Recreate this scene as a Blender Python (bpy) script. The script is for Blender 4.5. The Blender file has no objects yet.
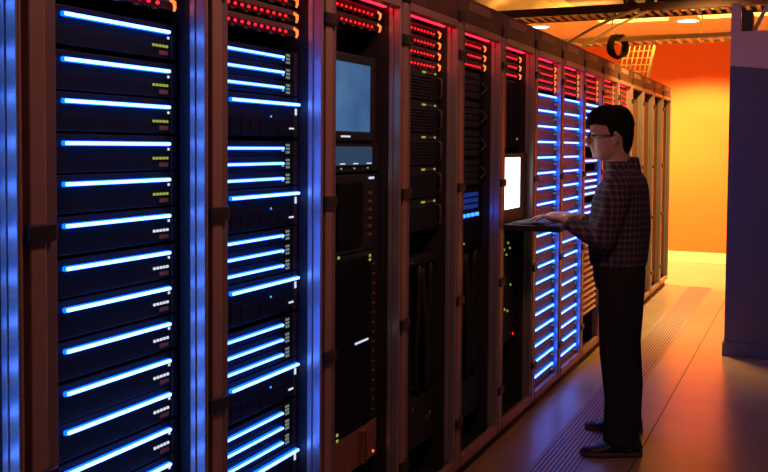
import bpy, bmesh, math, random
from mathutils import Vector, Matrix
random.seed(7)
scene = bpy.context.scene
COL = scene.collection

# ------------------------------------------------------------------ camera
YAW, PITCH, ROLL = 0.43184658, 0.04101152, 0.00666986
FPX, SHIFT = 922.59, -51.6605
fw = Vector((-math.sin(YAW)*math.cos(PITCH), math.cos(YAW)*math.cos(PITCH), -math.sin(PITCH)))
rt = Vector((math.cos(YAW), math.sin(YAW), 0.0))
up = rt.cross(fw)
rt = rt*math.cos(ROLL) + up*math.sin(ROLL)
up = rt.cross(fw)
cam_data = bpy.data.cameras.new('camera')
cam = bpy.data.objects.new('camera', cam_data)
COL.objects.link(cam)
cam_data.sensor_fit = 'HORIZONTAL'
cam_data.sensor_width = 36.0
cam_data.lens = FPX/768*36.0
cam_data.shift_y = SHIFT/768
cam_data.clip_start = 0.05
m = Matrix((rt, up, -fw)).transposed().to_4x4()
m.translation = Vector((1.36495, 0.0, 1.46438))
cam.matrix_world = m
scene.camera = cam

# ------------------------------------------------------------------ world, exposure, large lights
world = bpy.data.worlds.new('world')
scene.world = world
world.use_nodes = True
bg = world.node_tree.nodes['Background']
bg.inputs[0].default_value = (0.62, 0.50, 0.60, 1)
bg.inputs[1].default_value = 0.018
vs = scene.view_settings
scene.display_settings.display_device = 'sRGB'
vs.view_transform = 'Standard'
vs.look = 'None'
vs.gamma = 1.0
vs.use_curve_mapping = False
vs.exposure = 0.0
scene.cycles.use_denoising = True
scene.cycles.max_bounces = 8
scene.cycles.sample_clamp_indirect = 4.0


def lamp(name, kind, loc, target, energy, color, size=0.2, size_y=None, cone=2.0, blend=0.5):
    d = bpy.data.lights.new(name, kind)
    d.energy = energy
    d.color = color
    if kind == 'AREA':
        d.shape = 'RECTANGLE' if size_y else 'DISK'
        d.size = size
        if size_y:
            d.size_y = size_y
    elif kind == 'SPOT':
        d.spot_size = cone
        d.spot_blend = blend
        d.shadow_soft_size = size
    else:
        d.shadow_soft_size = size
    o = bpy.data.objects.new(name, d)
    COL.objects.link(o)
    o.location = loc
    o.rotation_euler = (Vector(target)-Vector(loc)).to_track_quat('-Z', 'Y').to_euler()
    return o


# unseen warm lamps over the aisle, added as fill for posts and partition
lamp('aisle_fill_lamp', 'AREA', (1.0, 2.3, 2.95), (0.0, 2.4, 1.9), 16.0, (1.0, 0.38, 0.29), 0.5, 0.3)
lamp('aisle_fill_lamp', 'AREA', (0.95, 5.9, 2.72), (0.75, 6.0, 0.0), 2.0, (1.0, 0.42, 0.27), 0.5, 0.3)
# ceiling lamps over the far part of the aisle, bright and yellow
lamp('far_aisle_lamp', 'SPOT', (0.62, 7.2, 2.72), (0.50, 8.6, 0.0), 330.0, (1.0, 0.49, 0.10), 0.10, cone=2.2, blend=0.7)

Y0, PITCH_RACK = 1.27363, 0.6

# ------------------------------------------------------------------ helpers


def mat(name, color, rough=0.5, metal=0.0, noise=0.0, scale=20.0, spec=0.5, bump=0.0):
    M = bpy.data.materials.new(name)
    M.use_nodes = True
    nt = M.node_tree
    b = nt.nodes['Principled BSDF']
    b.inputs['Base Color'].default_value = (*color, 1)
    b.inputs['Roughness'].default_value = rough
    b.inputs['Metallic'].default_value = metal
    b.inputs['Specular IOR Level'].default_value = spec
    if noise > 0 or bump > 0:
        tc = nt.nodes.new('ShaderNodeTexCoord')
        n = nt.nodes.new('ShaderNodeTexNoise')
        n.inputs['Scale'].default_value = scale
        n.inputs['Detail'].default_value = 5
        nt.links.new(tc.outputs['Object'], n.inputs['Vector'])
        if noise > 0:
            r = nt.nodes.new('ShaderNodeValToRGB')
            r.color_ramp.elements[0].color = (*[c*(1-noise) for c in color], 1)
            r.color_ramp.elements[1].color = (*[min(1, c*(1+noise)) for c in color], 1)
            r.color_ramp.elements[0].position = 0.3
            r.color_ramp.elements[1].position = 0.7
            nt.links.new(n.outputs[0], r.inputs[0])
            nt.links.new(r.outputs[0], b.inputs['Base Color'])
        if bump > 0:
            bp = nt.nodes.new('ShaderNodeBump')
            bp.inputs['Strength'].default_value = bump
            bp.inputs['Distance'].default_value = 0.01
            nt.links.new(n.outputs[0], bp.inputs['Height'])
            nt.links.new(bp.outputs[0], b.inputs['Normal'])
    return M


def glow(name, color, strength):
    M = bpy.data.materials.new(name)
    M.use_nodes = True
    b = M.node_tree.nodes['Principled BSDF']
    b.inputs['Base Color'].default_value = (0.02, 0.02, 0.02, 1)
    b.inputs['Roughness'].default_value = 0.4
    b.inputs['Emission Color'].default_value = (*color, 1)
    b.inputs['Emission Strength'].default_value = strength
    return M


class MB:
    def __init__(s):
        s.bm = bmesh.new()

    def box(s, x0, x1, y0, y1, z0, z1, bev=0.0):
        r = bmesh.ops.create_cube(s.bm, size=1.0)
        for v in r['verts']:
            v.co = Vector(((x0+x1)/2+v.co.x*(x1-x0), (y0+y1)/2+v.co.y*(y1-y0), (z0+z1)/2+v.co.z*(z1-z0)))
        if bev > 0:
            es = list({e for v in r['verts'] for e in v.link_edges})
            bmesh.ops.bevel(s.bm, geom=es, offset=bev, segments=2, affect='EDGES', profile=0.5)
        return s

    def tube(s, pts, radii, seg=10, cap=True):
        pts = [Vector(p) for p in pts]
        if not isinstance(radii, (list, tuple)):
            radii = [radii]*len(pts)
        rings = []
        ref = None
        for i, p in enumerate(pts):
            t = (pts[min(i+1, len(pts)-1)]-pts[max(i-1, 0)]).normalized()
            if ref is None:
                ref = Vector((0, 0, 1)) if abs(t.z) < 0.9 else Vector((1, 0, 0))
            a = t.cross(ref).normalized()
            bb = a.cross(t).normalized()
            ref = bb
            r = radii[i]
            ra, rb = r if isinstance(r, tuple) else (r, r)
            rings.append([s.bm.verts.new(p+a*ra*math.cos(2*math.pi*k/seg)+bb*rb*math.sin(2*math.pi*k/seg)) for k in range(seg)])
        s.skin(rings, cap)
        return s

    def skin(s, rings, cap=True):
        n = len(rings[0])
        for A, B in zip(rings, rings[1:]):
            for k in range(n):
                s.bm.faces.new((A[k], A[(k+1) % n], B[(k+1) % n], B[k]))
        if cap:
            s.bm.faces.new(rings[0][::-1])
            s.bm.faces.new(rings[-1])

    def slices(s, rows, seg=24, power=2.0):
        """rows: (z, cx, cy, rx, ry) super-ellipse rings stacked upwards"""
        rings = []
        for z, cx, cy, rx, ry in rows:
            ring = []
            for k in range(seg):
                a = 2*math.pi*k/seg
                c, d = math.cos(a), math.sin(a)
                ring.append(s.bm.verts.new((cx+rx*math.copysign(abs(c)**(2/power), c), cy+ry*math.copysign(abs(d)**(2/power), d), z)))
            rings.append(ring)
        s.skin(rings)
        return s

    def ball(s, c, r, seg=16, rot=None):
        R = bmesh.ops.create_uvsphere(s.bm, u_segments=seg, v_segments=seg//2+2, radius=1.0)
        rr = r if isinstance(r, (tuple, list)) else (r, r, r)
        for v in R['verts']:
            q = Vector((v.co.x*rr[0], v.co.y*rr[1], v.co.z*rr[2]))
            if rot:
                q = rot @ q
            v.co = Vector(c)+q
        return s

    def poly(s, pts, dx):
        """flat outline pts extruded by vector dx"""
        d = Vector(dx)
        A = [s.bm.verts.new(Vector(p)) for p in pts]
        B = [s.bm.verts.new(Vector(p)+d) for p in pts]
        s.skin([A, B])
        return s

    def build(s, name, material, parent=None, smooth=False, kind=None):
        bmesh.ops.recalc_face_normals(s.bm, faces=s.bm.faces[:])
        me = bpy.data.meshes.new(name)
        s.bm.to_mesh(me)
        s.bm.free()
        if smooth:
            for p in me.polygons:
                p.use_smooth = True
        me.materials.append(material)
        o = bpy.data.objects.new(name, me)
        COL.objects.link(o)
        if parent:
            o.parent = parent
        if kind:
            o['kind'] = kind
        return o


def tag(o, label, cat, group=None):
    o['label'] = label
    o['category'] = cat
    if group:
        o['group'] = group
    return o


def thing(name, loc, label, cat, group=None):
    o = bpy.data.objects.new(name, None)
    COL.objects.link(o)
    o.location = loc
    o.empty_display_size = 0.1
    return tag(o, label, cat, group)


def copy_tree(o, parent=None):
    c = o.copy()
    COL.objects.link(c)
    if parent:
        c.parent = parent
    for ch in list(o.children):
        copy_tree(ch, c)
    return c


def remesh(o, voxel, smooth=6, factor=0.5):
    md = o.modifiers.new('r', 'REMESH')
    md.mode = 'VOXEL'
    md.voxel_size = voxel
    md.use_smooth_shade = True
    sm = o.modifiers.new('s', 'SMOOTH')
    sm.factor = factor
    sm.iterations = smooth
    dg = bpy.context.evaluated_depsgraph_get()
    dg.update()
    me = bpy.data.meshes.new_from_object(o.evaluated_get(dg))
    mats = list(o.data.materials)
    o.modifiers.clear()
    o.data = me
    if not me.materials:
        for q in mats:
            me.materials.append(q)
    return o


ORD = ['top', 'second', 'third', 'fourth', 'fifth', 'sixth', 'seventh', 'eighth', 'ninth', 'tenth', 'eleventh', 'twelfth',
       'thirteenth', 'fourteenth', 'fifteenth', 'sixteenth', 'seventeenth', 'eighteenth', 'nineteenth', 'twentieth']


def nth(i):
    return ORD[i] if i == 0 else ORD[i]+' from top'


# ------------------------------------------------------------------ materials
M_floor = mat('floor_vinyl', (0.38, 0.27, 0.16), 0.30, noise=0.12, scale=3.0, bump=0.05)
M_joint = mat('floor_joint', (0.04, 0.03, 0.03), 0.8)
M_wall = mat('orange_paint', (0.93, 0.15, 0.018), 0.75, noise=0.03, scale=2)
M_base = mat('cream_baseboard', (0.85, 0.72, 0.40), 0.6)
M_ceil = mat('ceiling_board', (0.72, 0.50, 0.28), 0.85, noise=0.05, scale=4)
M_soffit = mat('brown_soffit', (0.45, 0.27, 0.20), 0.8, noise=0.05, scale=4)
M_navy = mat('navy_panel', (0.145, 0.12, 0.145), 0.6, noise=0.05, scale=5)  # on the partition this is the painted shaded tone
M_tan = mat('tan_panel', (0.80, 0.52, 0.40), 0.6, noise=0.05, scale=5)  # on the partition top this is the painted lit tone
M_post = mat('post_paint', (0.42, 0.26, 0.23), 0.38, metal=0.2, noise=0.06, scale=12)
M_posts = mat('post_shoulder', (0.20, 0.14, 0.16), 0.5, noise=0.06, scale=12)
M_alu = mat('reveal_aluminium', (0.62, 0.62, 0.68), 0.38, metal=0.75)
M_cover = mat('cover_paint', (0.105, 0.048, 0.036), 0.5, noise=0.08, scale=10)
M_plate = mat('label_plate', (0.36, 0.20, 0.17), 0.5)
M_black = mat('black_metal', (0.026, 0.026, 0.030), 0.5, noise=0.1, scale=30)
M_dark = mat('dark_panel', (0.032, 0.033, 0.040), 0.45, noise=0.1, scale=30)
M_navyeq = mat('blue_black_panel', (0.008, 0.009, 0.012), 0.55, spec=0.2, noise=0.1, scale=30)
M_bezel = mat('maroon_bezel', (0.34, 0.11, 0.075), 0.5, noise=0.1, scale=30)
M_rust = mat('rust_plate', (0.30, 0.12, 0.08), 0.6, noise=0.1, scale=30)
M_patch = mat('patch_brown', (0.13, 0.075, 0.07), 0.5, noise=0.1, scale=30)
M_cableB = mat('black_cable', (0.02, 0.018, 0.02), 0.6)
M_cableT = mat('tan_cable', (0.85, 0.62, 0.38), 0.6)
M_tray = mat('tray_steel', (0.10, 0.055, 0.04), 0.5, metal=0.3)
M_trayY = mat('basket_steel', (0.75, 0.52, 0.25), 0.4, metal=0.4)
M_key = mat('grey_key', (0.10, 0.10, 0.11), 0.5)
G_core = glow('bar_core', (0.10, 0.26, 1.0), 10.0)
G_edge = glow('bar_diffuser', (0.0, 0.09, 1.0), 3.5)
G_coreT = glow('thin_bar_core', (0.10, 0.22, 1.0), 8.0)
G_red = glow('red_lamp', (1.0, 0.012, 0.018), 2.2)
G_redstrip = glow('red_strip', (1.0, 0.01, 0.03), 5.0)
G_amber = glow('amber_lamp', (1.0, 0.17, 0.03), 2.0)
G_green = glow('lime_lamp', (0.5, 0.62, 0.08), 0.6)
G_white = glow('white_label_glow', (0.75, 0.8, 1.0), 0.9)
G_blue = glow('blue_lamp', (0.02, 0.12, 1.0), 5.0)
G_dimgreen = glow('grey_green_lamp', (0.45, 0.6, 0.5), 0.35)
G_screen = glow('console_white', (1.0, 0.90, 0.88), 3.2)
G_lampdisc = glow('lamp_glass', (1.0, 0.93, 0.85), 6.0)

# ------------------------------------------------------------------ the setting
MB().box(-3.2, 4.0, -2.5, 12.4, -0.05, 0.0).build('floor', M_floor, kind='structure')
MB().box(-3.2, 4.0, 12.4, 12.5, -0.05, 2.92).build('wall_back', M_wall, kind='structure')
MB().box(-3.2, 4.0, 12.382, 12.4, 0.0, 0.135, 0.003).build('baseboard_back', M_base, kind='structure')
MB().box(-3.2, 4.0, 4.6, 12.5, 2.92, 2.97).build('ceiling', M_ceil, kind='structure')
# joints between floor tiles
for i, x in enumerate((0.655, 1.255, 1.855)):
    MB().box(x-0.0025, x+0.0025, 1.5, 12.35, 0.0, 0.0008).build('trim_%d' % (i+1), M_joint, kind='structure')
# ceiling soffits running along the aisle
sf = MB()
sf.poly([(-2.6, 5.2, 2.92), (-2.5, 5.2, 2.72), (-1.45, 5.2, 2.72), (-1.05, 5.2, 2.92)], (0, 4.45, 0))
sf.build('trim_5', M_ceil, kind='structure')
sf = MB()
sf.poly([(-0.62, 5.2, 2.92), (-0.60, 5.2, 2.74), (0.05, 5.2, 2.74), (0.12, 5.2, 2.92)], (0, 4.4, 0))
sf.build('trim_6', M_soffit, kind='structure')
sf = MB()
sf.poly([(0.30, 5.2, 2.92), (0.36, 5.2, 2.74), (2.4, 5.2, 2.74), (2.5, 5.2, 2.92)], (0, 4.4, 0))
sf.build('trim_7', M_soffit, kind='structure')

# partition on the right; its sloped shadow edge is put into two panel colours
pt = thing('partition', (0.845, 6.9, 0), 'tall partition with light and shade painted on beside the far end of the aisle', 'partition')
MB().poly([(0, 0, 0.0), (1.6, 0, 0.0), (1.6, 0, 1.87), (0, 0, 2.045)], (0, 0.5, 0)).build('shaded_lower_panel', M_navy, pt)['label'] = 'navy lower panel, painted as shaded'
MB().poly([(0, 0, 2.0455), (1.6, 0, 1.8705), (1.6, 0, 2.28), (0, 0, 2.28)], (0, 0.5, 0)).build('lit_upper_panel', M_tan, pt)['label'] = 'tan upper panel, painted as lit'
MB().box(-0.012, 1.6, -0.018, 0.5, 0.0, 0.10, 0.004).build('kickboard', M_navy, pt)
MB().box(0.0, 0.062, 0.0, 0.08, 2.28, 2.48, 0.003).build('corner_post', M_tan, pt)
MB().box(0.066, 0.135, 0.03, 0.30, 2.28, 2.43, 0.004).build('junction_box', M_black, pt)
MB().tube([(0.15, 0.05, 2.285), (0.20, 0.06, 2.40), (0.26, 0.06, 2.50)], 0.014).build('conduit', M_tan, pt)

# floor grille
gr = thing('floor_grille', (0.34, 7.1, 0.0), 'long slotted metal ventilation grille let into the floor beside the racks', 'grille')
M_grdark = mat('grille_well', (0.10, 0.06, 0.05), 0.7)
M_grbar = mat('grille_bar', (0.40, 0.26, 0.19), 0.4, metal=0.3)
MB().box(-0.105, 0.115, -4.4, 3.09, 0.0, 0.0012).build('well', M_grdark, gr)
MB().box(-0.112, -0.103, -4.4, 3.1, 0.0, 0.004).box(0.111, 0.12, -4.4, 3.1, 0.0, 0.004).box(-0.112, 0.12, 3.09, 3.10, 0, 0.004).build('frame', M_grbar, gr)
b = MB()
for i in range(11):
    x = -0.094+i*0.0195
    b.box(x-0.0055, x+0.0055, -4.4, 3.09, 0.001, 0.004)
b.build('bars', M_grbar, gr)

# ------------------------------------------------------------------ racks
# rack frame: local origin at floor in the groove before the rack; +y runs along the row, x = 0 is the front plane


def make_rack(label):
    R = thing('server_rack', (0, 0, 0), label, 'server rack', 'server racks standing in one long row')
    MB().box(-0.05, 0.0, 0.056, 0.099, 0.055, 2.0, 0.003).build('left_post', M_post, R)
    MB().box(-0.055, -0.004, 0.099, 0.130, 0.055, 2.0, 0.002).build('post_shoulder', M_posts, R)
    rp = MB().box(-0.05, 0.0, 0.629, 0.637, 0.055, 2.0, 0.001).build('right_post', M_post, R)
    MB().box(-0.026, -0.001, 0.6245, 0.629, 0.10, 1.972, 0.001).build('metal_rib', M_alu, rp)
    MB().box(-0.046, -0.031, 0.6245, 0.629, 0.10, 1.972, 0.001).build('metal_rib', M_alu, rp)
    MB().box(-0.04, 0.0, 0.130, 0.629, 1.972, 2.004, 0.003).build('top_rail', M_post, R)
    MB().box(-0.026, 0.0, 0.130, 0.629, 0.055, 0.098, 0.003).build('bottom_rail', M_post, R)
    MB().box(-0.88, -0.03, 0.058, 0.635, 0.0, 0.055).build('plinth', M_black, R)
    cc = MB().box(-0.30, -0.002, 0.052, 0.638, 2.006, 2.114, 0.003).build('cable_cover', M_cover, R)
    MB().box(-0.006, 0.001, 0.17, 0.46, 2.062, 2.100, 0.001).build('label_plate', M_plate, cc)
    MB().box(-0.05, 0.008, 0.045, 0.112, 2.0, 2.048, 0.004).build('corner_cap', M_black, R)
    for z in (0.26, 0.80, 1.29, 1.86):
        MB().box(-0.02, 0.010, 0.044, 0.118, z-0.018, z+0.018, 0.003).build('latch', M_black, R)
    MB().box(-0.9, -0.05, 0.056, 0.068, 0.055, 2.0).build('side_panel', M_black, R)
    MB().box(-0.9, -0.048, 0.6305, 0.637, 0.055, 2.0).build('side_panel', M_black, R)
    MB().box(-0.91, -0.9, 0.056, 0.637, 0.0, 2.0).build('back_panel', M_black, R)
    MB().box(-0.9, -0.03, 0.07, 0.63, 1.99, 2.0).build('roof_panel', M_black, R)
    return R


RACK_LABELS = {
    -1: 'nearest server rack, only its blue lit right post at left edge of photo',
    0: 'server rack filled with long blue light bars, second from left edge',
    1: 'server rack with groups of thin and wide blue bars, beside the long bar rack',
    2: 'server rack holding the blue monitor and a tall dark chassis',
    3: 'dark server rack with ribbed servers, just right of the monitor rack',
    4: 'dark server rack with blue lit ports halfway up, second right of the monitor rack',
    5: 'server rack holding the pulled out white screen in front of the man',
    6: 'server rack with maroon bar servers just beyond the white screen',
    7: 'second rack of maroon bar servers beyond the white screen, left of the man',
    8: 'server rack directly behind the face of the man with orange slats below',
    9: 'server rack hidden behind the head and back of the man',
    10: 'first dark orange lit rack right behind the shoulders of the man',
    11: 'empty orange lit rack, second one visible right of the man',
    12: 'empty orange lit rack, third from the far end of the row',
    13: 'empty orange lit rack, last but one at far end of the row',
    14: 'last server rack at the far end of row beside orange wall',
}
rack0 = make_rack(RACK_LABELS[0])
racks = {}
for n in range(-1, 15):
    r = rack0 if n == 0 else copy_tree(rack0)
    r.location = (0, Y0+PITCH_RACK*n, 0)
    r['label'] = RACK_LABELS[n]
    racks[n] = r

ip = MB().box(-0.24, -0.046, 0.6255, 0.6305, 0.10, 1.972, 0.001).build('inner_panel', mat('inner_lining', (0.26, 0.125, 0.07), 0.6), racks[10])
for n in range(11, 15):
    c = ip.copy()
    COL.objects.link(c)
    c.parent = racks[n]

RACKN = {0: 'long blue bar rack', 1: 'grouped bar rack', 2: 'monitor rack', 3: 'ribbed server rack', 4: 'blue port rack',
         5: 'white screen rack', 6: 'first maroon rack', 7: 'second maroon rack', 8: 'rack behind the face of the man', 9: 'rack behind the head of the man',
         10: 'rack behind the shoulders of the man'}


def put(o, n, z, x=-0.085, label=None):
    o.location = (x, Y0+PITCH_RACK*n, z)
    if label:
        o['label'] = label
    return o


# ---- patch panels with red lamps
pp = thing('patch_panel', (0, 0, 0), 'x', 'patch panel', 'patch panels with red lamps at rack tops')
MB().box(-0.30, 0.0, 0.1385, 0.621, -0.012, 0.020, 0.001).build('faceplate', M_black, pp)
MB().box(0.0, 0.014, 0.145, 0.600, 0.004, 0.019, 0.002).build('cable_bar', M_patch, pp)
dot = None
for i in range(12):
    y = 0.165+i*0.0335
    if dot is None:
        dot = MB().ball((0.012, 0, -0.003), (0.004, 0.0062, 0.0045), 10).build('port_lamp', G_red, pp, True)
        d = dot
    else:
        d = dot.copy()
        COL.objects.link(d)
    d.location = (0, y, 0)
    if i % 2:
        sock = MB().box(0.0, 0.006, y-0.010, y+0.004, -0.018, -0.010).build('socket', M_patch, pp)
MB().tube([(0.012, 0.578, 0.012), (0.020, 0.588, 0.004), (0.016, 0.595, -0.008), (0.010, 0.600, -0.014)], [0.004, 0.005, 0.004, 0.003], 8).build('end_lamp', G_amber, pp, True)
used = False
for n, zs in ((0, (1.857, 1.811)), (1, (1.903, 1.857, 1.811)), (2, (1.941, 1.896)), (3, (1.938, 1.892, 1.847, 1.801)),
              (4, (1.938, 1.892, 1.847)), (5, (1.938, 1.892, 1.847)), (6, (1.93, 1.89, 1.85, 1.81)), (7, (1.93, 1.89, 1.85, 1.81)),
              (8, (1.93, 1.89, 1.85, 1.81)), (9, (1.93, 1.89, 1.85, 1.81)), (10, (1.93, 1.89, 1.85, 1.81))):
    for i, z in enumerate(zs):
        o = copy_tree(pp) if used else pp
        used = True
        word = ('top', 'second', 'third', 'lowest')[i] if i < len(zs)-1 else 'lowest'
        put(o, n, z, -0.085 if n < 6 else -0.045, '%s red lamp patch panel in the %s' % (word, RACKN[n]))

# ---- red light strip under the top rail of each rack
rs = MB().box(-0.070, -0.055, 0.150, 0.622, 1.974, 1.982, 0.001).build('light_strip', G_redstrip, racks[1])
for n in range(2, 11):
    c = rs.copy()
    COL.objects.link(c)
    c.parent = racks[n]

# ---- long blue bar servers (rack 0)
bs = thing('rack_server', (0, 0, 0), 'x', 'server', 'servers with long blue bars in the near rack')
MB().box(-0.60, 0.0, 0.1385, 0.597, -0.064, 0.020, 0.002).build('faceplate', M_navyeq, bs)
ear = MB().box(-0.02, 0.003, 0.598, 0.621, -0.064, 0.020, 0.001).build('ear', M_dark, bs)
MB().box(0.0, 0.010, 0.225, 0.584, -0.0055, 0.0055, 0.003).build('light_bar', G_edge, bs)
bs.children[-1]['label'] = 'blue light bar'
MB().box(0.004, 0.015, 0.228, 0.581, -0.0036, 0.0036, 0.002).build('bar_core', G_core, bs.children[-1])
for i in range(5):
    MB().box(0.0, 0.003, 0.528+i*0.0125, 0.535+i*0.0125, -0.038, -0.032).build('status_lamp', G_green, bs)
MB().box(0.0, 0.003, 0.585, 0.590, -0.016, -0.010).build('power_lamp', G_white, bs)
MB().box(0.0, 0.006, 0.17, 0.20, -0.045, -0.018, 0.002).build('pull_tab', M_navyeq, bs)
MB().box(0.0, 0.002, 0.552, 0.586, -0.056, -0.046).build('badge', M_rust, bs)
z0 = [1.742, 1.646, 1.5575, 1.467, 1.379, 1.289, 1.197, 1.108, 1.018, 0.926, 0.841, 0.752, 0.664, 0.575]
for i, z in enumerate(z0):
    o = bs if i == 0 else copy_tree(bs)
    put(o, 0, z, -0.085, '%s long blue bar server in the nearest open rack' % nth(i))
    if i > 4:
        for ch in o.children:
            if ch.name.startswith('status_lamp'):
                ch.data = ch.data.copy()
                ch.data.materials[0] = G_white

for i, z in enumerate(z0):  # unseen servers, added so their bars light the post at the left edge
    put(copy_tree(bs), -1, z, -0.085, '%s unseen blue bar server added in the rack cut off by the left edge' % nth(i))

# ---- thin bar servers and wide bar servers (rack 1)
ts = thing('thin_server', (0, 0, 0), 'x', 'server', 'thin blue bar servers in the grouped bar rack')
MB().box(-0.60, 0.0, 0.1385, 0.600, -0.0215, 0.0215, 0.0015).build('faceplate', M_navyeq, ts)
MB().box(-0.02, 0.003, 0.601, 0.621, -0.0215, 0.0215, 0.001).build('ear', M_dark, ts)
MB().box(0.0, 0.010, 0.205, 0.527, -0.0050, 0.0050, 0.002).build('light_bar', G_edge, ts)
MB().box(0.004, 0.015, 0.207, 0.525, -0.0030, 0.0030, 0.002).build('bar_core', G_coreT, ts.children[-1])
d = MB()
for k in range(3):
    for q in range(2):
        d.box(0.0, 0.002, 0.556+q*0.012, 0.564+q*0.012, -0.016+k*0.011, -0.009+k*0.011)
d.build('status_display', G_dimgreen, ts)
MB().ball((0.002, 0.536, -0.006), (0.003, 0.004, 0.004), 8).build('power_lamp', G_blue, ts)
ws = thing('wide_server', (0, 0, 0), 'x', 'server', 'wide blue bar servers in the grouped bar rack')
MB().box(-0.60, 0.0, 0.1385, 0.600, -0.098, 0.022, 0.002).build('faceplate', M_navyeq, ws)
MB().box(-0.02, 0.003, 0.601, 0.621, -0.098, 0.022, 0.001).build('ear', M_dark, ws)
MB().box(0.0, 0.012, 0.250, 0.617, -0.006, 0.006, 0.003).build('light_bar', G_edge, ws)
MB().box(0.006, 0.017, 0.252, 0.615, -0.0036, 0.0036, 0.002).build('bar_core', G_core, ws.children[-1])
MB().box(0.003, 0.005, 0.604, 0.614, -0.032, -0.012).build('power_lamp', G_white, ws)
MB().box(0.0, 0.003, 0.575, 0.600, -0.076, -0.071).build('status_lamp', G_white, ws)
MB().ball((0.001, 0.47, -0.04), (0.002, 0.003, 0.003), 8).build('drive_lamp', G_blue, ws)
d = MB()
for k in range(8):
    d.box(0.0, 0.002, 0.16+k*0.05, 0.205+k*0.05, -0.092, -0.045, 0.001)
d.build('drive_bays', M_navyeq, ws)
k = 0
for g, zt in enumerate((1.730, 1.457, 1.193, 0.921, 0.650)):
    gw = ('top', 'second', 'third', 'fourth', 'lowest')[g]
    for j in range(3):
        o = ts if k == 0 else copy_tree(ts)
        k += 1
        put(o, 1, zt-0.0455*j, -0.085, '%s thin blue bar server of the %s group in the grouped bar rack' % (('upper', 'middle', 'lower')[j], gw))
    o = ws if g == 0 else copy_tree(ws)
    put(o, 1, zt-0.139, -0.085, 'wide blue bar server at the foot of the %s group in grouped bar rack' % gw)

# ---- monitor rack (rack 2)


def screen_mat():
    M = glow('monitor_glow', (0.12, 0.33, 0.62), 0.55)
    nt = M.node_tree
    tc = nt.nodes.new('ShaderNodeTexCoord')
    n = nt.nodes.new('ShaderNodeTexNoise')
    n.inputs['Scale'].default_value = 5
    r = nt.nodes.new('ShaderNodeValToRGB')
    r.color_ramp.elements[0].color = (0.05, 0.16, 0.40, 1)
    r.color_ramp.elements[1].color = (0.10, 0.27, 0.55, 1)
    r.color_ramp.elements[0].position = 0.3
    r.color_ramp.elements[1].position = 0.7
    nt.links.new(tc.outputs['Object'], n.inputs['Vector'])
    nt.links.new(n.outputs[0], r.inputs[0])
    nt.links.new(r.outputs[0], nt.nodes['Principled BSDF'].inputs['Emission Color'])
    return M


mo = thing('flat_monitor', (-0.085, Y0+1.2, 1.50), 'black flat monitor with a glowing pale blue screen mounted in a rack', 'monitor')
MB().box(-0.06, 0.0, 0.14, 0.60, -0.02, 0.285, 0.004).build('casing', M_black, mo)
MB().box(0.0, 0.010, 0.145, 0.560, -0.015, 0.016, 0.002).box(0.0, 0.010, 0.145, 0.560, 0.252, 0.28, 0.002).box(0.0, 0.010, 0.535, 0.560, 0.016, 0.252, 0.002).box(0.0, 0.010, 0.145, 0.158, 0.016, 0.252, 0.002).build('bezel', M_dark, mo)
MB().box(0.0, 0.006, 0.158, 0.535, 0.016, 0.252).build('screen', screen_mat(), mo)
MB().box(0.010, 0.011, 0.30, 0.37, -0.005, 0.001).build('badge', G_white, mo)  # white lettering, its brightness put in as glow
dm = thing('display_module', (-0.085, Y0+1.2, 1.385), 'unit with four small blue displays in a row under the blue monitor', 'display unit')
MB().box(-0.4, 0.0, 0.1385, 0.621, -0.01, 0.095, 0.002).build('faceplate', M_dark, dm)
G_lcd = glow('small_display', (0.06, 0.14, 0.30), 0.35)
for a in (0.145, 0.245, 0.345, 0.453):
    f = MB().box(0.0, 0.010, a, a+0.095, 0.014, 0.078, 0.002).build('display', G_lcd, dm)
    MB().box(0.010, 0.012, a+0.05, a+0.085, 0.017, 0.021).build('glowing_caption', G_white, f)
    MB().ball((0.002, a+0.075, 0.002), (0.003, 0.004, 0.003), 8).build('status_lamp', G_green, dm)
st = thing('storage_unit', (-0.085, Y0+1.2, 1.09), 'dark storage unit with raised square front under the small blue displays', 'storage unit')
MB().box(-0.5, 0.0, 0.1385, 0.621, 0.0, 0.275, 0.003).build('faceplate', M_dark, st)
MB().box(0.0, 0.012, 0.28, 0.47, 0.03, 0.25, 0.004).build('raised_cover', M_navyeq, st)
d = MB()
for k in range(6):
    d.box(0.0, 0.005, 0.53, 0.56, 0.05+k*0.03, 0.06+k*0.03)
d.build('port_row', M_rust, st)
MB().box(0.0, 0.003, 0.54, 0.58, 0.256, 0.264).build('glowing_caption', G_white, st)
bc = thing('blade_chassis', (-0.085, Y0+1.2, 0.46), 'tall blue-black chassis of upright blades with white caption in monitor rack', 'chassis')
MB().box(-0.6, 0.0, 0.1385, 0.621, 0.0, 0.625, 0.003).build('casing', M_dark, bc)
for k in range(7):
    MB().box(0.0, 0.010, 0.145+k*0.058, 0.199+k*0.058, 0.012, 0.61, 0.002).build('blade', M_navyeq, bc)
MB().box(0.010, 0.012, 0.415, 0.520, 0.304, 0.311).build('glowing_caption', G_white, bc)  # white label, no lamp; its brightness is put in as glow
for y, z in ((0.525, 0.605), (0.525, 0.59), (0.28, 0.622), (0.275, 0.016), (0.275, -0.004)):
    MB().box(0.010, 0.0125, y, y+0.012, z, z+0.009).build('status_lamp', G_green, bc)
d = MB()
for k in range(16):
    d.box(0.0, 0.004, 0.575, 0.59, 0.03+k*0.036, 0.036+k*0.036)
d.build('vent_column', M_rust, bc)
ps = thing('power_supply', (-0.085, Y0+1.2, 0.31), 'brown power unit with punched bracket at foot of the monitor rack', 'power unit')
MB().box(-0.5, 0.0, 0.1385, 0.621, 0.0, 0.14, 0.003).build('casing', M_rust, ps)
MB().box(0.0, 0.02, 0.465, 0.50, 0.012, 0.135, 0.002).box(0.0, 0.008, 0.50, 0.60, 0.012, 0.135, 0.002).build('bracket', M_rust, ps)
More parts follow.
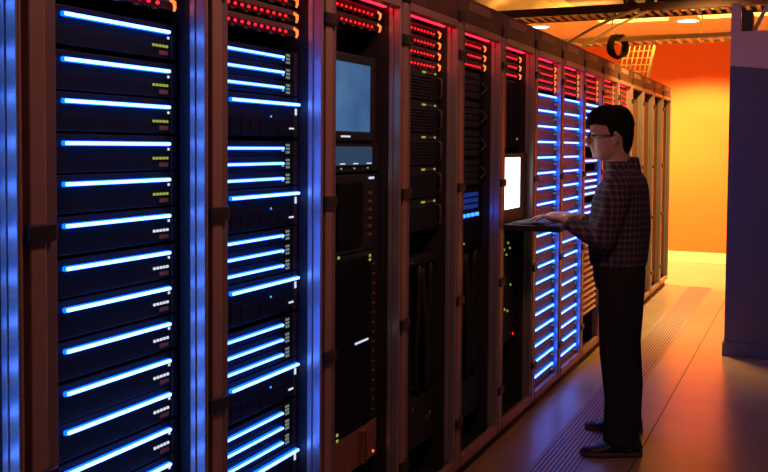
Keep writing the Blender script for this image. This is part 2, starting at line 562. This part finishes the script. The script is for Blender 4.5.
for k in range(7):
    MB().box(0.02, 0.0215, 0.477, 0.488, 0.02+k*0.016, 0.030+k*0.016).build('punched_hole', M_black, ps)
MB().ball((0.010, 0.57, 0.03), (0.003, 0.005, 0.005), 8).build('status_lamp', G_amber, ps)

# ---- ribbed servers (rack 3)
rsv = thing('ribbed_server', (0, 0, 0), 'x', 'server', 'dark ribbed servers right of the monitor rack')
MB().box(-0.6, 0.0, 0.1385, 0.621, 0.0, 0.131, 0.003).build('faceplate', M_dark, rsv)
d = MB()
for k in range(8):
    d.box(0.0, 0.007, 0.150, 0.540, 0.006+k*0.0125, 0.013+k*0.0125, 0.001)
d.build('rib_panel', M_dark, rsv)
for y in (0.440, 0.460, 0.575):
    MB().box(0.0, 0.003, y, y+0.014, 0.113, 0.121).build('status_lamp', G_green, rsv)
MB().box(0.0, 0.003, 0.49, 0.555, 0.112, 0.121).build('badge', M_rust, rsv)
MB().tube([(0.0, 0.600, 0.015), (0.022, 0.600, 0.022), (0.024, 0.600, 0.06), (0.022, 0.600, 0.095), (0.0, 0.600, 0.102)], 0.005, 8).build('handle', M_patch, rsv, True)
for i, zt in enumerate((1.786, 1.652, 1.518, 1.384, 1.249)):
    o = rsv if i == 0 else copy_tree(rsv)
    put(o, 3, zt-0.131, -0.085, '%s of the dark ribbed servers right of the monitor rack' % nth(i))


def cable_bundle(n, name, label, specs, x=-0.10):
    t = thing(name, (x, Y0+PITCH_RACK*n, 0), label, 'cables')
    for (y, za, zb, r) in specs:
        pts = []
        N = 8
        ph = random.uniform(0, 6)
        for k in range(N+1):
            f = k/N
            pts.append((0.01*math.sin(ph+4*f), y+0.012*math.sin(ph*2+3*f), za+(zb-za)*f))
        MB().tube(pts, r, 8).build('cable', M_cableB, t, True)
    return t


cable_bundle(3, 'cable_bundle', 'black cables hanging below the ribbed servers', [(0.2, 0.43, 0.975, 0.012), (0.27, 0.43, 0.975, 0.01), (0.45, 0.43, 0.975, 0.012), (0.52, 0.43, 0.975, 0.015), (0.57, 0.43, 0.975, 0.01)])
sh = thing('rack_shelf', (-0.085, Y0+1.8, 0.98), 'thin shelf with a small amber mark below the ribbed servers', 'shelf')
MB().box(-0.5, 0.0, 0.1385, 0.621, 0.0, 0.03, 0.003).build('shelf_plate', M_dark, sh)
MB().box(0.0, 0.002, 0.25, 0.36, 0.012, 0.017).build('caption_strip', M_rust, sh)
tb = thing('terminal_box', (-0.085, Y0+1.8, 0.22), 'low terminal box with red and amber lamps at foot of the ribbed server rack', 'terminal box')
MB().box(-0.4, 0.0, 0.1385, 0.621, 0.0, 0.20, 0.003).build('casing', M_black, tb)
for y, z, g in ((0.29, 0.12, G_red), (0.52, 0.10, M_rust), (0.55, 0.11, M_rust), (0.36, 0.17, M_rust)):
    MB().ball((0.002, y, z), (0.004, 0.009, 0.010), 8).build('status_lamp', g, tb)

# ---- blue port rack (rack 4)
cs = thing('latched_server', (0, 0, 0), 'x', 'server', 'dark servers with arrow latches in the blue port rack')
MB().box(-0.6, 0.0, 0.1385, 0.621, 0.0, 0.131, 0.003).build('faceplate', M_navyeq, cs)
d = MB()
for k in range(4):
    d.box(0.0, 0.006, 0.150, 0.55, 0.010+k*0.03, 0.034+k*0.03, 0.002)
d.build('drive_trays', M_dark, cs)
MB().tube([(0.004, 0.578, 0.03), (0.022, 0.606, 0.06), (0.004, 0.578, 0.09)], 0.006, 8).build('arrow_latch', M_patch, cs)
for i in range(4):
    o = cs if i == 0 else copy_tree(cs)
    put(o, 4, 1.82-0.135*(i+1), -0.085, '%s of the servers with arrow latches above the blue lit ports' % nth(i))
pm = thing('port_module', (-0.085, Y0+2.4, 1.09), 'switch with rows of ports and bright blue lamps halfway up its rack', 'network switch')
MB().box(-0.5, 0.0, 0.1385, 0.621, 0.0, 0.18, 0.003).build('faceplate', M_navyeq, pm)
G_port = glow('port_glow', (0.01, 0.05, 0.35), 0.5)
for r in range(3):
    for c in range(8):
        MB().box(0.0, 0.005, 0.20+c*0.045, 0.232+c*0.045, 0.085+r*0.028, 0.104+r*0.028).build('port', G_port, pm)
for c in range(5):
    MB().box(0.0, 0.008, 0.27+c*0.062, 0.305+c*0.062, 0.046, 0.062, 0.002).build('port_lamp', G_blue, pm)
bl = thing('blank_panel', (-0.085, Y0+2.4, 0.985), 'blue-black blank panel under the blue lit ports', 'panel')
MB().box(-0.3, 0.0, 0.1385, 0.621, 0.0, 0.10, 0.003).build('faceplate', M_navyeq, bl)
MB().ball((0.002, 0.36, 0.03), (0.003, 0.005, 0.005), 8).build('status_lamp', G_green, bl)
cable_bundle(4, 'cable_bundle', 'thick black cables hanging below the blue lit ports', [(0.22, 0.37, 0.97, 0.012), (0.3, 0.37, 0.97, 0.016), (0.36, 0.37, 0.97, 0.012), (0.45, 0.37, 0.97, 0.018), (0.55, 0.37, 0.97, 0.016)])
fb = thing('fuse_box', (-0.085, Y0+2.4, 0.19), 'small box with amber marks at foot of the blue port rack', 'fuse box')
MB().box(-0.4, 0.0, 0.1385, 0.621, 0.0, 0.17, 0.003).build('casing', M_black, fb)
MB().box(0.0, 0.004, 0.235, 0.30, 0.11, 0.13).build('caption_strip', M_rust, fb)
MB().box(0.0, 0.004, 0.32, 0.345, 0.05, 0.068).build('status_lamp', M_rust, fb)

# ---- white screen rack (rack 5)
ds = thing('dark_server', (-0.085, Y0+3.0, 1.46), 'tall dark server with upright handles above the white screen', 'server')
MB().box(-0.6, 0.0, 0.1385, 0.621, 0.0, 0.36, 0.003).build('faceplate', M_dark, ds)
for y in (0.24, 0.33, 0.42, 0.51):
    MB().box(0.0, 0.010, y, y+0.07, 0.01, 0.35, 0.003).build('blade', M_navyeq, ds)
MB().ball((0.012, 0.56, 0.05), (0.003, 0.006, 0.006), 8).build('status_lamp', G_green, ds)
lc = thing('switch_unit', (-0.085, Y0+3.0, 0.42), 'dark switch with clusters of lime lamps below the console tray', 'network switch')
MB().box(-0.5, 0.0, 0.1385, 0.621, 0.0, 0.58, 0.003).build('faceplate', M_black, lc)
for i, (y, z) in enumerate(((0.30, 0.52), (0.34, 0.545), (0.38, 0.50), (0.45, 0.53), (0.42, 0.47), (0.33, 0.45), (0.48, 0.50), (0.36, 0.17), (0.40, 0.18), (0.45, 0.165), (0.50, 0.30))):
    MB().box(0.0, 0.003, y, y+0.016, z, z+0.010).build('status_lamp', G_green, lc)
MB().ball((0.002, 0.56, 0.03), (0.003, 0.007, 0.007), 8).build('alarm_lamp', G_red, lc)

kv = thing('rack_console', (0, Y0+3.0, 1.05), 'pulled out rack console with upright white screen, under the hands of the man', 'console')
MB().box(-0.40, 0.27, 0.150, 0.600, 0.0, 0.030, 0.004).build('tray', M_black, kv)
kb = MB().box(0.02, 0.19, 0.17, 0.58, 0.030, 0.036, 0.002).build('keyboard', M_dark, kv)
d = MB()
for i in range(5):
    for j in range(14):
        d.box(0.03+i*0.030, 0.055+i*0.030, 0.18+j*0.0275, 0.203+j*0.0275, 0.036, 0.041, 0.001)
d.build('keys', M_key, kb)
lid = MB().box(-0.045, -0.025, 0.150, 0.600, 0.034, 0.385, 0.003).build('screen_lid', M_black, kv)
MB().box(-0.025, -0.0215, 0.172, 0.450, 0.100, 0.362).build('screen', G_screen, lid)
MB().tube([(-0.035, 0.18, 0.034), (-0.035, 0.57, 0.034)], 0.008, 10).build('hinge', M_black, kv)

# ---- maroon bar servers (racks 6, 7)
ms = thing('bezel_server', (0, 0, 0), 'x', 'server', 'maroon servers edged by a bright bar in the middle racks')
MB().box(-0.60, 0.0, 0.1385, 0.612, -0.076, 0.010, 0.003).build('faceplate', M_bezel, ms)
MB().box(-0.002, 0.010, 0.150, 0.585, -0.007, 0.007, 0.003).build('light_bar', G_edge, ms)
MB().box(0.002, 0.015, 0.155, 0.580, -0.0042, 0.0042, 0.002).build('bar_core', G_coreT, ms.children[-1])
MB().box(0.0, 0.015, 0.587, 0.600, -0.020, 0.006, 0.003).build('bar_hook', G_edge, ms)
MB().box(0.0, 0.008, 0.592, 0.599, -0.045, -0.034, 0.002).build('power_lamp', G_dimgreen, ms)
MB().box(0.0, 0.004, 0.20, 0.56, -0.062, -0.026, 0.002).build('drive_cover', M_bezel, ms)
k = 0
for n, nm in ((6, 'nearer'), (7, 'farther')):
    for i in range(19):
        z = 1.763-0.0889*i
        o = ms if k == 0 else copy_tree(ms)
        k += 1
        put(o, n, z, -0.030, '%s bright bar maroon server in the %s maroon rack' % (nth(i), nm))

# ---- rack 8
sl = thing('slim_server', (0, 0, 0), 'x', 'server', 'slim bright bar servers behind the man')
MB().box(-0.60, 0.0, 0.1385, 0.612, -0.020, 0.020, 0.002).build('faceplate', M_dark, sl)
MB().box(-0.002, 0.010, 0.150, 0.575, -0.008, 0.008, 0.003).build('light_bar', G_edge, sl)
MB().box(0.002, 0.014, 0.155, 0.570, -0.0055, 0.0055, 0.003).build('bar_core', G_coreT, sl.children[-1])
for i, z in enumerate((1.76, 1.715, 1.67, 1.58, 1.535, 1.49, 1.375, 1.28, 1.235, 1.19, 1.147, 1.06, 1.017, 0.93, 0.885)):
    o = sl if i == 0 else copy_tree(sl)
    put(o, 8, z, -0.030, '%s of the slim bright bar servers in the rack behind the man' % nth(i))
lv = thing('louvered_unit', (0, 0, 0), 'x', 'vent unit', 'louvred units low behind the man')
MB().box(-0.5, 0.0, 0.1385, 0.612, 0.0, 0.036, 0.002).build('casing', M_black, lv)
MB().poly([(0.0, 0.15, 0.008), (0.022, 0.15, 0.002), (0.022, 0.15, 0.006), (0.0, 0.15, 0.030)], (0, 0.44, 0)).build('louvre', M_tan, lv)
for i in range(12):
    o = lv if i == 0 else copy_tree(lv)
    put(o, 8, 0.78-0.042*i, -0.035, '%s of the orange lit louvres low behind the man' % nth(i))

# ------------------------------------------------------------------ overhead: trays, cables, lamps
tr = thing('cable_tray', (0, 8.1, 2.60), 'dark ladder cable tray crossing under the ceiling, nearer of two', 'cable tray', 'ladder trays under the ceiling')
MB().box(-1.6, 1.9, -0.215, -0.19, 0.0, 0.07, 0.003).build('side_rail', M_tray, tr)
MB().box(-1.6, 1.9, 0.19, 0.215, 0.0, 0.04, 0.003).build('side_rail', M_tray, tr)
for i in range(44):
    x = -1.55+i*0.078
    MB().box(x, x+0.034, -0.19, 0.19, 0.005, 0.025).build('rung', M_tray, tr)
t2 = thing('cable_tray', (0, 9.35, 2.50), 'pale orange lit cable tray farther back, above the orange wall', 'cable tray', 'ladder trays under the ceiling')
MB().box(-1.3, 1.6, -0.22, -0.20, 0.0, 0.045, 0.003).build('side_rail', M_trayY, t2)
MB().box(-1.3, 1.6, 0.20, 0.22, 0.0, 0.045, 0.003).build('side_rail', M_trayY, t2)
for i in range(30):
    x = -1.28+i*0.097
    MB().box(x, x+0.03, -0.20, 0.20, 0.004, 0.016).build('rung', M_trayY, t2)
for x in (-0.45, 0.40):
    MB().tube([(x, 0, 0.0), (x, 0, 0.42)], 0.008, 8).build('hanger_rod', M_trayY, t2)
for j, (yy, xe) in enumerate(((-0.12, 1.5), (-0.04, 1.55), (0.05, 1.5), (0.13, 1.45))):
    tag(MB().tube([(-1.25+0.35*k, 9.35+yy+0.012*math.sin(k*1.7+j), 2.50+0.016+0.014) for k in range(9)], 0.013, 8).build('tray_cable', M_cableT, None, True),
        '%s of the tan cables lying along the farther tray' % ('nearest', 'second nearest', 'third nearest', 'farthest')[j], 'cable', 'tan cables on the farther tray')

# wire basket hanging at the end of the row
wb = thing('wire_basket', (-0.20, 9.9, 2.12), 'leaning yellow wire mesh drop basket standing above the rack tops', 'cable basket')
M_wire = mat('basket_wire', (0.9, 0.72, 0.35), 0.4, metal=0.2)
w, h = 0.30, 0.50
lean = 0.10
for i in range(7):
    f = i/6
    MB().tube([(-w+w*f*1.0, 0, 0), (-w+w*f+lean, 0, h)], 0.007, 6).build('wire', M_wire, wb)
for i in range(8):
    f = i/7
    MB().tube([(-w+lean*f, 0.004, h*f), (lean*f, 0.004, h*f)], 0.007, 6).build('wire', M_wire, wb)
MB().tube([(0.0, -0.006, -0.01), (lean, -0.006, h+0.01)], 0.016, 8).build('side_rod', M_wire, wb)

# cables dropping from the near tray to the rack tops
drops = [((0.16, 8.0, 2.66), (-0.25, 7.6, 2.52), (-0.62, 7.3, 2.14), M_cableT, 0.012, 'upper pale cable slanting down from the tray to rack tops'),
         ((0.26, 8.0, 2.66), (-0.12, 7.7, 2.50), (-0.50, 7.4, 2.13), M_cableT, 0.010, 'lower pale cable slanting down from the tray to rack tops')]
for a, b_, c, m_, r, lab in drops:
    a, b_, c = Vector(a), Vector(b_), Vector(c)
    pts = [a*(1-t)**2+b_*2*t*(1-t)+c*t*t for t in [i/12 for i in range(13)]]
    tag(MB().tube(pts, r, 8).build('drop_cable', m_, None, True), lab, 'cable', 'pale cables slanting from the tray')


def coil(name, c, R, rr, turns, axis, label):
    t = thing(name, c, label, 'cable coil')
    for k in range(turns):
        pts = []
        ph = random.uniform(0, 6)
        off = (k-turns/2)*rr*1.5
        for i in range(25):
            a = 2*math.pi*i/24
            rad = R*(1+0.06*math.sin(2*a+ph))+random.uniform(-0.004, 0.004)*0
            p = Vector((rad*math.cos(a), off+0.01*math.sin(3*a+ph), rad*1.0*math.sin(a)))
            p = Matrix.Rotation(axis, 3, 'Z') @ p
            pts.append(p)
        MB().tube(pts, rr, 8).build('loop', M_cableB, t, True)
    return t


coil('cable_coil', (0.03, 8.0, 2.745), 0.10, 0.016, 8, 0.5, 'large black cable coil heaped on the nearer ceiling tray, left of two')
coil('cable_coil', (0.29, 8.0, 2.73), 0.085, 0.015, 7, 0.9, 'smaller black cable coil heaped on the nearer ceiling tray, right of two')
coil('cable_coil', (-0.36, 9.135, 2.45), 0.105, 0.014, 4, 1.0, 'black cable coil hanging from the farther tray beside the wire basket')
# black cable bundle on the near tray
for j in range(4):
    pts = [(-0.05+0.16*k, 8.0+0.05*j+0.01*math.sin(k+j), 2.645+0.012*math.sin(1.3*k+j)) for k in range(12)]
    tag(MB().tube(pts, 0.017, 8).build('tray_cable', M_cableB, None, True), '%s of the black cables heaped on nearer ceiling tray' % ('nearest', 'second nearest', 'third nearest', 'farthest')[j], 'cable', 'black cables on the nearer tray')


def downlight(x, y, r, label, energy, color, cone, blend, tgt):
    t = thing('ceiling_lamp', (x, y, 2.92), label, 'lamp', 'round ceiling lamps')
    b = MB()
    rings = []
    for rad, z in ((r+0.02, 0.0), (r+0.02, -0.012), (r, -0.014), (r, -0.004)):
        rings.append([b.bm.verts.new((rad*math.cos(2*math.pi*k/32), rad*math.sin(2*math.pi*k/32), z)) for k in range(32)])
    b.skin(rings)
    b.build('trim_ring', M_base, t)
    b = MB()
    b.slices([(-0.013, 0, 0, r*0.98, r*0.98), (-0.005, 0, 0, r*0.98, r*0.98)], 32)
    b.build('lamp_glass', G_lampdisc, t)
    L = lamp('lamp_light', 'SPOT', (x, y, 2.88), tgt, energy, color, 0.08, cone=cone, blend=blend)
    return t


downlight(0.08, 11.0, 0.115, 'round white ceiling lamp glowing in front of the orange wall', 900.0, (1.0, 0.72, 0.27), 2.25, 0.35, (0.12, 11.35, 0.0))
downlight(-1.62, 10.9, 0.115, 'round white ceiling lamp partly hidden behind the rack tops', 900.0, (1.0, 0.72, 0.22), 2.25, 0.4, (-1.5, 11.2, 0.0))
# unseen uplight added on the far tray to brighten the ceiling
bt = thing('added_uplight', (0.1, 9.55, 2.56), 'added uplight hidden on the farther cable tray', 'lamp')
MB().box(-1.0, 1.0, -0.03, 0.03, -0.03, 0.0, 0.004).build('casing', M_trayY, bt)
MB().box(-0.98, 0.98, -0.022, 0.022, 0.0, 0.012, 0.003).build('tube', glow('uplight_tube', (1.0, 0.70, 0.12), 120.0), bt)

b3 = thing('added_uplight', (-0.75, 8.22, 2.66), 'added uplight hidden on the nearer cable tray', 'lamp')  # second unseen uplight, added to warm the ceiling over the near tray
MB().box(-0.55, 0.55, -0.025, 0.025, -0.032, 0.0, 0.004).build('casing', M_tray, b3)
MB().box(-0.53, 0.53, -0.018, 0.018, 0.0, 0.010, 0.003).build('tube', glow('warm_uplight_tube', (1.0, 0.45, 0.10), 28.0), b3)

# ------------------------------------------------------------------ the man


def plaid():
    M = bpy.data.materials.new('plaid_cloth')
    M.use_nodes = True
    nt = M.node_tree
    b = nt.nodes['Principled BSDF']
    b.inputs['Roughness'].default_value = 0.9
    tc = nt.nodes.new('ShaderNodeTexCoord')
    sx = nt.nodes.new('ShaderNodeSeparateXYZ')
    nt.links.new(tc.outputs['Object'], sx.inputs[0])

    def math_(op, a, v=None):
        q = nt.nodes.new('ShaderNodeMath')
        q.operation = op
        if hasattr(a, 'is_linked'):
            nt.links.new(a, q.inputs[0])
        else:
            q.inputs[0].default_value = a
        if v is not None:
            if hasattr(v, 'is_linked'):
                nt.links.new(v, q.inputs[1])
            else:
                q.inputs[1].default_value = v
        return q.outputs[0]

    def line(sock, period):
        return math_('GREATER_THAN', math_('SINE', math_('MULTIPLY', sock, 2*math.pi/period)), 0.45)
    add = math_('ADD', sx.outputs[0], sx.outputs[1])
    s = math_('ADD', line(add, 0.034), line(sx.outputs[2], 0.030))
    r = nt.nodes.new('ShaderNodeValToRGB')
    r.color_ramp.interpolation = 'CONSTANT'
    e = r.color_ramp.elements
    e[0].color = (0.05, 0.030, 0.048, 1)
    e[0].position = 0
    e[1].color = (0.11, 0.09, 0.125, 1)
    e[1].position = 0.3
    q = e.new(0.8)
    q.color = (0.20, 0.18, 0.22, 1)
    nt.links.new(math_('MULTIPLY', s, 0.5), r.inputs[0])
    nt.links.new(r.outputs[0], b.inputs['Base Color'])
    return M


M_skin = mat('skin', (0.74, 0.48, 0.38), 0.5, noise=0.05, scale=40)
M_hair = mat('dark_hair', (0.007, 0.006, 0.006), 0.7, spec=0.2, noise=0.2, scale=60, bump=0.6)
M_trouser = mat('black_denim', (0.018, 0.018, 0.020), 0.9, noise=0.15, scale=60)
M_shoe = mat('shoe_leather', (0.025, 0.02, 0.025), 0.5)
M_sole = mat('shoe_sole', (0.09, 0.06, 0.09), 0.6)
M_frame = mat('spectacle_frame', (0.03, 0.03, 0.04), 0.3)
M_eye = mat('eye_dark', (0.03, 0.02, 0.02), 0.3)

PO = Vector((0.54, 4.6, 0.0))
man = thing('person', PO, 'person in a checked shirt and dark trousers standing at the rack console in profile', 'person')


HC = Vector((0.50, 4.6, 0.0))


def pbuild(b, name, m_, parent=man, voxel=None, smooth=4):
    if name in ('body', 'hair', 'eye', 'spectacles'):
        # the head is turned a little on the neck, easing out down to the collar
        for v in b.bm.verts:
            f = min(1.0, max(0.0, (v.co.z-1.34)/0.06))
            if f > 0:
                q = v.co-HC
                v.co = HC+Matrix.Rotation(0.30*f, 3, 'Z') @ q
    for v in b.bm.verts:
        v.co -= PO
    o = b.build(name, m_, parent, True)
    if voxel:
        remesh(o, voxel, smooth)
    return o


YC = 4.6
head_rows = [  # z, front x, back x, half width
    (1.402, 0.420, 0.490, 0.030), (1.412, 0.400, 0.510, 0.042), (1.428, 0.391, 0.530, 0.052), (1.444, 0.394, 0.545, 0.058),
    (1.460, 0.388, 0.555, 0.062), (1.478, 0.387, 0.553, 0.064), (1.500, 0.383, 0.558, 0.067), (1.522, 0.379, 0.562, 0.069),
    (1.545, 0.372, 0.562, 0.070), (1.575, 0.374, 0.562, 0.070), (1.605, 0.388, 0.554, 0.066), (1.630, 0.410, 0.538, 0.055), (1.645, 0.440, 0.510, 0.034)]
b = MB()
b.slices([(z, (f+k)/2, YC, (k-f)/2, w_) for z, f, k, w_ in head_rows], 30, 2.2)
# nose, lips, brow
b.poly([(0.352, YC-0.004, 1.487), (0.392, YC-0.016, 1.474), (0.390, YC-0.008, 1.532), (0.390, YC+0.008, 1.532), (0.392, YC+0.016, 1.474), (0.352, YC+0.004, 1.487)][:3]+[(0.352, YC-0.002, 1.49)], (0, 0.012, 0))
b.tube([(0.377, YC, 1.532), (0.362, YC, 1.508), (0.354, YC, 1.490)], [0.009, 0.012, 0.014], 10)
b.ball((0.374, YC, 1.484), (0.020, 0.018, 0.010), 12)
b.ball((0.385, YC, 1.465), (0.011, 0.022, 0.005), 12)
b.ball((0.389, YC, 1.453), (0.011, 0.020, 0.006), 12)
b.ball((0.395, YC, 1.450), (0.013, 0.024, 0.024), 12)
b.ball((0.398, YC, 1.424), (0.013, 0.022, 0.013), 12)
for s in (-1, 1):
    b.ball((0.384, YC+s*0.034, 1.546), (0.012, 0.024, 0.007), 12)
    b.ball((0.487, YC+s*0.070, 1.512), (0.018, 0.010, 0.031), 12, Matrix.Rotation(-0.25, 3, 'Y'))
    b.ball((0.490, YC+s*0.067, 1.489), (0.009, 0.007, 0.012), 10)
# neck and trunk
b.tube([(0.505, YC, 1.47), (0.508, YC, 1.41), (0.525, YC, 1.34)], [(0.056, 0.058), (0.056, 0.058), (0.066, 0.066)], 20)
b.slices([(0.86, 0.53, YC, 0.10, 0.14), (0.95, 0.525, YC, 0.115, 0.145), (1.10, 0.525, YC, 0.115, 0.15), (1.22, 0.53, YC, 0.105, 0.165), (1.29, 0.54, YC, 0.085, 0.165), (1.345, 0.53, YC, 0.06, 0.08)], 24)
for s in (-1, 1):
    yy = YC+s*0.175
    b.tube([(0.545, yy, 1.285), (0.495, YC+s*0.20, 1.03)], [0.045, 0.038], 12)
    b.tube([(0.495, YC+s*0.20, 1.03), (0.39, YC+s*0.17, 1.065), (0.285, YC+s*0.14, 1.108)], [0.040, 0.034, (0.026, 0.021)], 12)
    b.ball((0.495, YC+s*0.20, 1.03), 0.040, 12)
    # hand: palm, four fingers, thumb
    hy = YC+s*0.125
    b.ball((0.235, hy, 1.117), (0.055, 0.040, 0.015), 16, Matrix.Rotation(0.06, 3, 'Y'))
    b.ball((0.275, hy+s*0.01, 1.112), (0.035, 0.027, 0.019), 14)
    for j, ln in enumerate((0.075, 0.088, 0.083, 0.062)):
        fy = hy-s*(0.028-0.0195*j)
        x0 = 0.196 if j < 3 else 0.206
        b.tube([(x0+0.03, fy*0.6+hy*0.4, 1.118), (x0, fy, 1.122), (x0-ln*0.45, fy-s*0.002*(1-j), 1.124), (x0-ln*0.8, fy-s*0.003*(1-j), 1.111), (x0-ln, fy-s*0.003*(1-j), 1.099)],
               [0.0095, 0.0095, 0.0088, 0.008, 0.0065], 8)
    b.tube([(0.262, hy-s*0.028, 1.110), (0.228, hy-s*0.052, 1.106), (0.203, hy-s*0.058, 1.102), (0.185, hy-s*0.056, 1.099)], [0.013, 0.0115, 0.0095, 0.0075], 8)
legs = {-1: [(0.545, 4.515, 0.86), (0.548, 4.475, 0.48), (0.585, 4.43, 0.07)], 1: [(0.535, 4.69, 0.86), (0.525, 4.745, 0.48), (0.530, 4.82, 0.07)]}
for s in (-1, 1):
    b.tube(legs[s], [0.085, 0.058, 0.042], 14)
    a = Vector(legs[s][2])
    b.tube([a+Vector((0.04, 0.015, -0.02)), a+Vector((-0.14, -0.06, -0.045))], [0.032, 0.022], 10)
body = pbuild(b, 'body', M_skin, voxel=0.005, smooth=2)

# hair
hair = MB()
rows = [(1.440, 0.535, 0.560, 0.042), (1.460, 0.520, 0.570, 0.058), (1.480, 0.512, 0.577, 0.068), (1.505, 0.505, 0.582, 0.074), (1.525, 0.490, 0.584, 0.077), (1.548, 0.466, 0.585, 0.078),
        (1.565, 0.425, 0.585, 0.079), (1.582, 0.362, 0.585, 0.080), (1.605, 0.364, 0.582, 0.081), (1.628, 0.374, 0.575, 0.078), (1.648, 0.392, 0.562, 0.070), (1.662, 0.415, 0.545, 0.056), (1.672, 0.445, 0.525, 0.034)]
hair.slices([(z, (f+k)/2, YC, (k-f)/2, w_) for z, f, k, w_ in rows], 32, 2.2)
for v in hair.bm.verts:
    n = 0.006*math.sin(v.co.x*120+v.co.z*60)*math.sin(v.co.y*110+v.co.z*70)
    v.co += Vector((n, n*0.6, n*0.8))
for i in range(26):
    a = random.uniform(-1.5, 1.5)
    y = YC+0.06*math.sin(a)
    hair.tube([(0.44, YC+0.3*(y-YC), 1.668), (0.405, y, 1.650+random.uniform(-0.004, 0.008)), (0.366+random.uniform(0, 0.012), y+random.uniform(-.01, .01), 1.625), (0.360+random.uniform(0, 0.010), y+random.uniform(-.01, .01), 1.580-random.uniform(0, 0.018))], [0.009, 0.010, 0.009, 0.004], 6)
for s in (-1, 1):
    hair.tube([(0.462, YC+s*0.072, 1.575), (0.470, YC+s*0.072, 1.54), (0.476, YC+s*0.070, 1.51)], [0.016, 0.012, 0.006], 8)
pbuild(hair, 'hair', M_hair, voxel=0.0055, smooth=2)
for s in (-1, 1):
    pbuild(MB().ball((0.389, YC+s*0.033, 1.524), (0.009, 0.012, 0.007), 12), 'eye', M_eye)
# spectacles
g = MB()
for s in (-1, 1):
    pts = [(0.366+0.004*abs(math.sin(a)), YC+s*(0.034+0.026*math.cos(a)), 1.521+0.018*math.sin(a)) for a in [2*math.pi*k/20 for k in range(21)]]
    g.tube(pts, 0.0028, 6)
    g.tube([(0.368, YC+s*0.060, 1.527), (0.40, YC+s*0.076, 1.527), (0.486, YC+s*0.080, 1.526)], 0.0028, 6)
g.tube([(0.364, YC-0.009, 1.524), (0.360, YC, 1.527), (0.364, YC+0.009, 1.524)], 0.0025, 6)
pbuild(g, 'spectacles', M_frame)

# shirt
sb = MB()
sb.slices([(0.885, 0.522, YC, 0.132, 0.172), (0.93, 0.520, YC, 0.140, 0.178), (1.0, 0.520, YC, 0.146, 0.180), (1.09, 0.524, YC, 0.147, 0.184), (1.2, 0.527, YC, 0.136, 0.195),
           (1.265, 0.535, YC, 0.122, 0.200), (1.305, 0.543, YC, 0.105, 0.182), (1.34, 0.545, YC, 0.085, 0.130), (1.365, 0.535, YC, 0.070, 0.088)], 32, 2.15)
sb.slices([(1.34, 0.530, YC, 0.078, 0.082), (1.375, 0.520, YC, 0.074, 0.074), (1.400, 0.512, YC, 0.070, 0.070)], 28)
sb.tube([(0.570, YC, 1.36), (0.566, YC, 1.422)], [(0.03, 0.055), (0.016, 0.045)], 16)
for s in (-1, 1):
    e = Vector((0.490, YC+s*0.205, 1.025))
    sb.tube([(0.543, YC+s*0.165, 1.290), (0.535, YC+s*0.195, 1.20), e], [0.070, 0.066, 0.056], 16)
    sb.ball((0.543, YC+s*0.160, 1.285), 0.068, 14)
    sb.ball(e, 0.056, 14)
    sb.tube([e, (0.40, YC+s*0.175, 1.055), (0.300, YC+s*0.142, 1.100)], [0.056, 0.048, 0.034], 16)
pbuild(sb, 'shirt', plaid(), voxel=0.009, smooth=5)
# trousers
tb_ = MB()
tb_.slices([(0.76, 0.53, YC, 0.10, 0.155), (0.82, 0.527, YC, 0.122, 0.172), (0.88, 0.525, YC, 0.124, 0.168), (0.93, 0.522, YC, 0.118, 0.158)], 28, 2.3)
for s in (-1, 1):
    A, K, F = [Vector(p) for p in legs[s]]
    F = Vector((F.x-0.004, F.y, 0.045))
    tb_.tube([A, A.lerp(K, 0.5), K, K.lerp(F, 0.5)+Vector((0.012, 0, 0)), F.lerp(K, 0.12), F], [(0.096, 0.106), (0.090, 0.098), (0.080, 0.088), (0.075, 0.084), (0.074, 0.086), (0.076, 0.088)], 18)
pbuild(tb_, 'trousers', M_trouser, voxel=0.010, smooth=5)
# shoes
for s, (ax, ay), rot in ((-1, (0.595, 4.435), 0.46), (1, (0.535, 4.825), 0.30)):
    Rm = Matrix.Rotation(rot, 3, 'Z')
    u = MB()
    rings = []
    prof = [(0.078, 0.022, 0.028, 0.045), (0.070, 0.036, 0.034, 0.062), (0.03, 0.041, 0.036, 0.075), (-0.03, 0.042, 0.036, 0.070), (-0.08, 0.045, 0.030, 0.050), (-0.13, 0.048, 0.024, 0.036), (-0.175, 0.042, 0.020, 0.028), (-0.205, 0.022, 0.014, 0.022)]
    for x, ry, rz, zc in prof:
        rings.append([u.bm.verts.new(Rm @ Vector((x, ry*math.cos(2*math.pi*k/16), max(0.018, zc*0.8+rz*math.sin(2*math.pi*k/16))))+Vector((ax, ay, 0))) for k in range(16)])
    u.skin(rings)
    so = pbuild(u, 'shoe', M_shoe)
    v = MB()
    out = [(x, 1.06*ry) for x, ry, _, _ in prof]
    ring = [(x*1.03, r_) for x, r_ in out]+[(x*1.03, -r_) for x, r_ in out[::-1]]
    v.poly([Rm @ Vector((x, y, 0.001))+Vector((ax, ay, 0)) for x, y in ring], (0, 0, 0.021))
    pbuild(v, 'sole', M_sole, so)
    lz = MB()
    for q in range(4):
        x = -0.045-0.022*q
        zt = 0.078-0.0085*q
        lz.tube([Rm @ Vector((x, -0.022, zt-0.006))+Vector((ax, ay, 0)), Rm @ Vector((x, 0, zt+0.002))+Vector((ax, ay, 0)), Rm @ Vector((x, 0.022, zt-0.006))+Vector((ax, ay, 0))], 0.003, 6)
    pbuild(lz, 'laces', M_sole, so)
